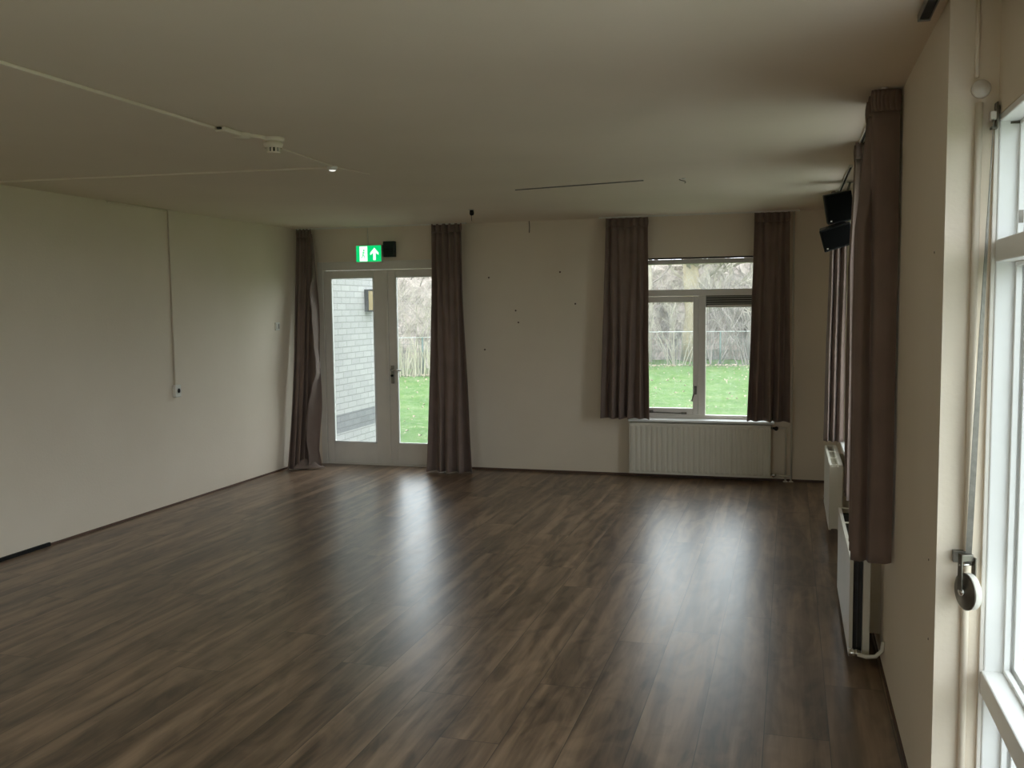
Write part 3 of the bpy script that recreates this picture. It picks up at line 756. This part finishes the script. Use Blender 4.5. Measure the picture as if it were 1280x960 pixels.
# ------------------------------------------------------------------ black speakers hanging by the right wall
def speaker(label, w_, h_, d_, loc, rz, rx, ry, bracket):
    t = thing('speaker', label, 'speaker', loc, 0)
    t.rotation_euler = (rx, ry, rz)
    bm = NB()       # tapered cabinet: narrower at the back
    fr = [(-w_ / 2, -d_ / 2), (w_ / 2, -d_ / 2), (w_ / 2 * .72, d_ / 2), (-w_ / 2 * .72, d_ / 2)]
    lo = [bm.verts.new((x, y, -h_ / 2)) for x, y in fr]; hi = [bm.verts.new((x, y, h_ / 2)) for x, y in fr]
    bm.faces.new(lo[::-1]); bm.faces.new(hi)
    for i in range(4): bm.faces.new((lo[i], lo[(i + 1) % 4], hi[(i + 1) % 4], hi[i]))
    obj('cabinet', bm, M['black'], t, bevel=.006)
    fg = obj('front_grille', box(NB(), (-w_ / 2 + .010, -d_ / 2 - .008, -h_ / 2 + .010), (w_ / 2 - .010, -d_ / 2, h_ / 2 - .010)), M['grille'], t, bevel=.004)
    obj('badge', box(NB(), (-w_ / 2 + .018, -d_ / 2 - .010, -h_ / 2 + .016), (-w_ / 2 + .030, -d_ / 2 - .008, -h_ / 2 + .026)), M['bright_steel'], fg)
    if bracket:
        for a, b, c_ in bracket: obj('bracket_arm', tube(NB(), [a, b], c_, 8), M['alu'], t, True)
    return t
s1 = speaker('upper black loudspeaker hung from the ceiling by the right wall', .19, .205, .15, (.303, 7.08, 2.322), .18, .10, -.18, None)
s2 = speaker('lower black loudspeaker tilted below the upper one by the right wall', .215, .155, .14, (.292, 7.02, 2.118), .12, .16, -.29, None)
t = thing('speaker_bracket', 'thin metal ceiling bracket carrying the two black speakers', 'bracket', (.385, 7.12, H))
bm = NB(); tube(bm, [(.004, 0, 0), (-.012, -.01, -.06), (-.05, -.02, -.15)], .008, 8); obj('upper_arm', bm, M['alu'], t, True)
bm = NB(); tube(bm, [(-.05, -.02, -.15), (-.055, .05, -.25), (-.085, -.04, -.36)], .008, 8); obj('lower_arm', bm, M['alu'], t, True)
bm = NB(); lathe(bm, [(0, -.005), (.02, -.004), (.022, 0), (0, 0)], T(.004, 0, 0), 16); obj('ceiling_plate', bm, M['alu'], t, True)

# ------------------------------------------------------------------ outside
def struct_out(name, bm, m, **k): o = obj(name, bm, m, **k); o['kind'] = 'structure'; return o
GZ = -.15
# lawn (gently uneven)
bm = NB(); N = 60
g = [[bm.verts.new((-45 + 85 * i / N, -25 + 65 * j / N, GZ + .03 * noise.noise(Vector((i * .4, j * .4, 0))))) for i in range(N + 1)] for j in range(N + 1)]
for a, b in zip(g, g[1:]):
    for i in range(N): bm.faces.new((a[i], a[i + 1], b[i + 1], b[i]))
struct_out('ground_lawn', bm, M['lawn'])
struct_out('ground_paving', box(NB(), (-4.9, D + .30, GZ - .1), (3.0, D + .95, GZ + .045)), M['paving'])
struct_out('ground_bounce_strip', box(NB(), (.74, -8, GZ - .1), (3.0, D + .30, GZ + .045)), M['paving'])  # pale strip added outside the tall windows to throw light indoors
wg = struct_out('wall_outside', box(NB(), (-9.5, D + .285, GZ - .1), (-4.95, 11.25, 3.1)), M['brick'])
t = thing('wall_lamp', 'dark framed outdoor wall lamp with amber glass on the pale brick wall', 'wall lamp', (-4.95, 10.62, 1.755))
obj('back_box', box(NB(), (0, -.11, -.135), (.05, .11, .135)), M['black'], t, bevel=.004)
obj('lamp_glass', box(NB(), (.05, -.10, -.118), (.145, .10, .118)), M['amber'], t, bevel=.004)
for z in (-.135, .118): obj('glass_cap', box(NB(), (.05, -.108, z), (.150, .108, z + .017)), M['black'], t, bevel=.003)

# boundary line of the garden
BL = [(-22, 20.5), (-13, 22.6), (-9.3, 23.8), (-4.2, 28.6), (0, 28.9), (8, 29.3), (16, 26)]
def bl(x):
    for (a, ya_), (b, yb_) in zip(BL, BL[1:]):
        if x <= b: return ya_ + (yb_ - ya_) * (x - a) / (b - a)
    return BL[-1][1]
# fence: posts, top rail, mesh per bay, all one thing
fe = thing('wire_fence', 'low green wire mesh fence between the lawn and the thicket', 'fence', (-4.2, 28.6, GZ))
O = Vector((-4.2, 28.6, GZ)); xs = [-14.5 + 2.5 * i for i in range(9)]
for i, x in enumerate(xs):
    p = Vector((x, bl(x), GZ)) - O
    obj('post', tube(NB(), [p, p + Vector((0, 0, 1.04))], .028, 8), M['fence'], fe, True)
    if i < len(xs) - 1:
        q = Vector((xs[i + 1], bl(xs[i + 1]), GZ)) - O
        obj('top_rail', tube(NB(), [p + Vector((0, -.02, 1.03)), q + Vector((0, -.02, 1.03))], .011, 6), M['rail_pale'], fe, True)
        bm = NB(); d = q - p; n_ = int(d.length / .10)
        for k in range(1, n_): tube(bm, [p + d * k / n_ + Vector((0, 0, .03)), p + d * k / n_ + Vector((0, 0, 1.0))], .003, 3, False)
        for z in (.05, .25, .45, .65, .85): tube(bm, [p + Vector((0, 0, z)), q + Vector((0, 0, z))], .003, 3, False)
        obj('wire_mesh', bm, M['fence'], fe)

# leaf litter along the lawn edge
r = random.Random(5); bm = NB()
for k in range(3200):
    if k < 1900: x = r.uniform(-14, 6); y = bl(x) - abs(r.gauss(0, .45)) - .05
    else: x = r.uniform(-12, 4); y = r.uniform(10, bl(x))
    if x < -4.5 and y < 12: continue
    s_ = r.uniform(.015, .035); a = r.uniform(0, PI); tz = r.uniform(.0, .04)
    vs = [bm.verts.new((x + s_ * math.cos(a + q * PI / 2), y + s_ * math.sin(a + q * PI / 2), GZ + .03 + (tz if q % 2 else 0))) for q in range(4)]
    bm.faces.new(vs)
tag(obj('fallen_leaves', bm, M['leaf']), 'scattered pale fallen leaves along the far lawn edge', 'leaves', kind='stuff')

# bare shrubs: recursive stems
def branches(bm, r, p, d, ln, rad, depth, spread=.5):
    pts = [p]; q = p.copy(); dd = d.copy(); n = 4
    for i in range(n):
        dd = (dd + Vector((r.gauss(0, .13), r.gauss(0, .13), r.gauss(.02, .07)))).normalized(); q = q + dd * ln / n; pts.append(q.copy())
    tube(bm, pts, [rad * (1 - .6 * i / n) for i in range(n + 1)], 3, False)
    if depth > 0:
        for k in range(3 if depth > 1 else 4):
            i = r.randint(1, n); nd = (dd + Vector((r.gauss(0, spread), r.gauss(0, spread), r.gauss(.15, spread * .6)))).normalized()
            branches(bm, r, pts[i], nd, ln * r.uniform(.45, .7), rad * .5, depth - 1, spread)
def shrub_mesh(seed, hgt, stems, rad, sp):
    r = random.Random(seed); bm = NB()
    for k in range(stems):
        a = r.uniform(0, 2 * PI); rr = r.uniform(0, .5)
        branches(bm, r, Vector((rr * math.cos(a), rr * math.sin(a), 0)), Vector((math.cos(a) * r.uniform(.05, .5), math.sin(a) * r.uniform(.05, .5), 1)).normalized(), hgt * r.uniform(.45, .7), rad, 3, sp)
    me = bpy.data.meshes.new('shrub'); bm.to_mesh(me); bm.free(); return me
meshes = [shrub_mesh(11, 3.6, 13, .022, .5), shrub_mesh(12, 3.2, 15, .018, .6), shrub_mesh(13, 4.2, 12, .026, .45)]
for i, me in enumerate(meshes): me.materials.append(M['twig'] if i != 1 else M['twig_pale'])
r = random.Random(31); spots = []
x = -14.2
while x < 4.5:
    spots.append((x, bl(x) + r.uniform(.5, 1.2))); x += r.uniform(.95, 1.25)
for i, (x, y) in enumerate(spots):
    o = bpy.data.objects.new('bare_shrub', meshes[i % 3]); COL.objects.link(o)
    o.location = (x, y, GZ); o.rotation_euler = (0, 0, r.uniform(0, 6)); s_ = r.uniform(.78, 1.0); o.scale = (s_, s_, s_)
    tag(o, 'leafless shrub in the thicket behind the wire fence', 'shrub', 'bare shrubs behind the fence')
# bare trees further back
def tree(x, y, hgt, rad, label, mk='twig', seed=1, dep=4):
    r = random.Random(seed); t = thing('bare_tree', label, 'tree', (x, y, GZ))
    pts = [Vector((0, 0, -.05))]; q = Vector((0, 0, 0)); n = 7
    for i in range(n): q = q + Vector((r.gauss(0, .06), r.gauss(0, .06), hgt / n)); pts.append(q.copy())
    rads = [rad * (1.15 - .75 * i / n) for i in range(n + 1)]
    obj('trunk', tube(NB(), pts, rads, 12), M[mk], t, True)
    bm = NB()
    for i in range(2, n + 1):
        for k in range(4):
            a = r.uniform(0, 2 * PI); branches(bm, r, pts[i].copy(), Vector((math.cos(a), math.sin(a), r.uniform(.2, .9))).normalized(), hgt * r.uniform(.22, .36), rads[i] * .45, 3, .5)
    obj('branches', bm, M['twig_pale' if mk == 'bark' else 'twig'], t)
    return t
tree(-3.05, 31.4, 5.2, .34, 'tree with a thick yellowish trunk seen through the back window', 'bark', 41)
tree(-11.8, 27.5, 3.9, .13, 'slender bare tree behind the fence seen through the garden doors', 'twig', 42)
tree(-9.2, 28.6, 4.2, .17, 'bare tree behind the fence beside the door curtain', 'twig', 43)
tree(-1.2, 32.0, 4.6, .15, 'bare tree behind the fence right of the yellowish trunk', 'twig', 44)
tree(-4.4, 30.6, 4.4, .10, 'thin pale crooked tree left of the yellowish trunk', 'twig_pale', 45)

# dense thicket mass further back
def thicket(name, pts, h_, label, seed):
    bm = NB(); n = 220; rows = 30; r_ = []
    for j in range(rows + 1):
        row = []
        for i in range(n + 1):
            f = i / n * (len(pts) - 1); k = min(int(f), len(pts) - 2); u = f - k
            x = pts[k][0] * (1 - u) + pts[k + 1][0] * u; y = pts[k][1] * (1 - u) + pts[k + 1][1] * u
            v = j / rows; ang = v * PI
            zz = math.sin(min(ang, PI / 2)) * h_ if ang < PI / 2 else h_ * (.9 + .1 * math.sin(ang))
            yy = -1.2 * math.cos(ang)
            nz = noise.noise(Vector((x * .8, zz * .9, seed))) * .9 + noise.noise(Vector((x * 3, zz * 3, seed + 5))) * .35
            top = noise.noise(Vector((x * .5, 3, seed))) * .8
            row.append(bm.verts.new((x + nz * .3, y + yy + nz, GZ + zz + (top if v > .3 else 0) * v)))
        r_.append(row)
    for a, b in zip(r_, r_[1:]):
        for i in range(n): bm.faces.new((a[i], a[i + 1], b[i + 1], b[i]))
    return tag(obj(name, bm, M['thicket']), label, 'thicket', kind='stuff')
thicket('thicket', [(-24, 25), (-13, 27.2), (-9.3, 28.6), (-4.2, 33.2), (0, 33.8), (10, 33.5)], 3.3, 'dense grey brown thicket filling the view behind the fence', 3.)
thicket('hedge_row', [(17, 32), (18, 20), (18, 8), (18, -8), (17, -20)], 2.0, 'grey brown hedge at the far side of the lawn, right of the house', 8.)

# dry reeds at the foot of the thicket behind the garden doors
bm = NB(); r = random.Random(77)
for k in range(420):
    x = r.uniform(-12.6, -8.6); y = bl(x) + r.uniform(-.35, .35); h_ = r.uniform(.35, 1.05); dx, dy = r.gauss(0, .12), r.gauss(0, .1)
    tube(bm, [(x, y, GZ), (x + dx * .4, y + dy * .4, GZ + h_ * .6), (x + dx, y + dy, GZ + h_)], [.012, .010, .004], 3, False)
tag(obj('dry_reeds', bm, M['reed']), 'pale dry reeds at the fence seen through the garden doors', 'reeds', kind='stuff')

# ------------------------------------------------------------------ light
wd = bpy.data.worlds.new('overcast_sky'); S.world = wd; wd.use_nodes = True
nt = wd.node_tree; bg = nt.nodes['Background']
tc = nt.nodes.new('ShaderNodeTexCoord'); sp = nt.nodes.new('ShaderNodeSeparateXYZ'); nt.links.new(tc.outputs['Generated'], sp.inputs[0])
rp = nt.nodes.new('ShaderNodeValToRGB'); nt.links.new(sp.outputs[2], rp.inputs[0])
rp.color_ramp.elements[0].position = 0; rp.color_ramp.elements[0].color = (.86, .93, 1., 1)
rp.color_ramp.elements[1].position = .8; rp.color_ramp.elements[1].color = (.90, .95, 1., 1)
nt.links.new(rp.outputs[0], bg.inputs[0]); bg.inputs[1].default_value = 5.2

def portal(loc, rot, sx, sy):
    l = bpy.data.lights.new('daylight_portal', 'AREA'); l.shape = 'RECTANGLE'; l.size = sx; l.size_y = sy
    l.cycles.is_portal = True
    o = bpy.data.objects.new('daylight_portal', l); COL.objects.link(o); o.location = loc; o.rotation_euler = rot; return o
portal((-4.03, D + .2, 1.1), (-PI / 2, 0, 0), 1.5, 2.1)
portal((-2.8, Y0 - .2, 1.08), (PI / 2, 0, 0), 1.6, 2.15)
portal((-.81, D + .2, 1.32), (-PI / 2, 0, 0), 1.25, 1.5)
for W in (W1, W2, W3, W4):
    portal((.70, (W[0] + W[1]) / 2, (max(W[2], 0) + W[3]) / 2), (0, PI / 2, 0), W[3] - max(W[2], 0), W[1] - W[0])

# ------------------------------------------------------------------ camera (solved from the photograph)
cam = bpy.data.cameras.new('camera'); co = bpy.data.objects.new('camera', cam); COL.objects.link(co)
fpx, pit, rol, yaw, hc = 1181.593, .08033, -.01124, .2868, 1.6468
cy, sy = math.cos(yaw), math.sin(yaw)
fw = Vector((-sy * math.cos(pit), cy * math.cos(pit), -math.sin(pit))); r0 = Vector((cy, sy, 0)); u0 = r0.cross(fw)
rr = math.cos(rol) * r0 + math.sin(rol) * u0; uu = -math.sin(rol) * r0 + math.cos(rol) * u0
m4 = Matrix(((rr.x, uu.x, -fw.x, 0), (rr.y, uu.y, -fw.y, 0), (rr.z, uu.z, -fw.z, hc), (0, 0, 0, 1)))
co.matrix_world = m4
cam.sensor_width = 36; cam.sensor_fit = 'HORIZONTAL'; cam.lens = fpx / 1280 * 36; cam.clip_start = .05; cam.clip_end = 300
S.camera = co

S.view_settings.view_transform = 'Standard'; S.view_settings.look = 'None'
S.view_settings.gamma = 1; S.view_settings.use_curve_mapping = False; S.view_settings.exposure = 0.0
S.cycles.use_denoising = True; S.cycles.max_bounces = 14; S.cycles.diffuse_bounces = 8; S.cycles.transparent_max_bounces = 16
S.cycles.caustics_reflective = False; S.cycles.caustics_refractive = False; S.cycles.sample_clamp_indirect = 6
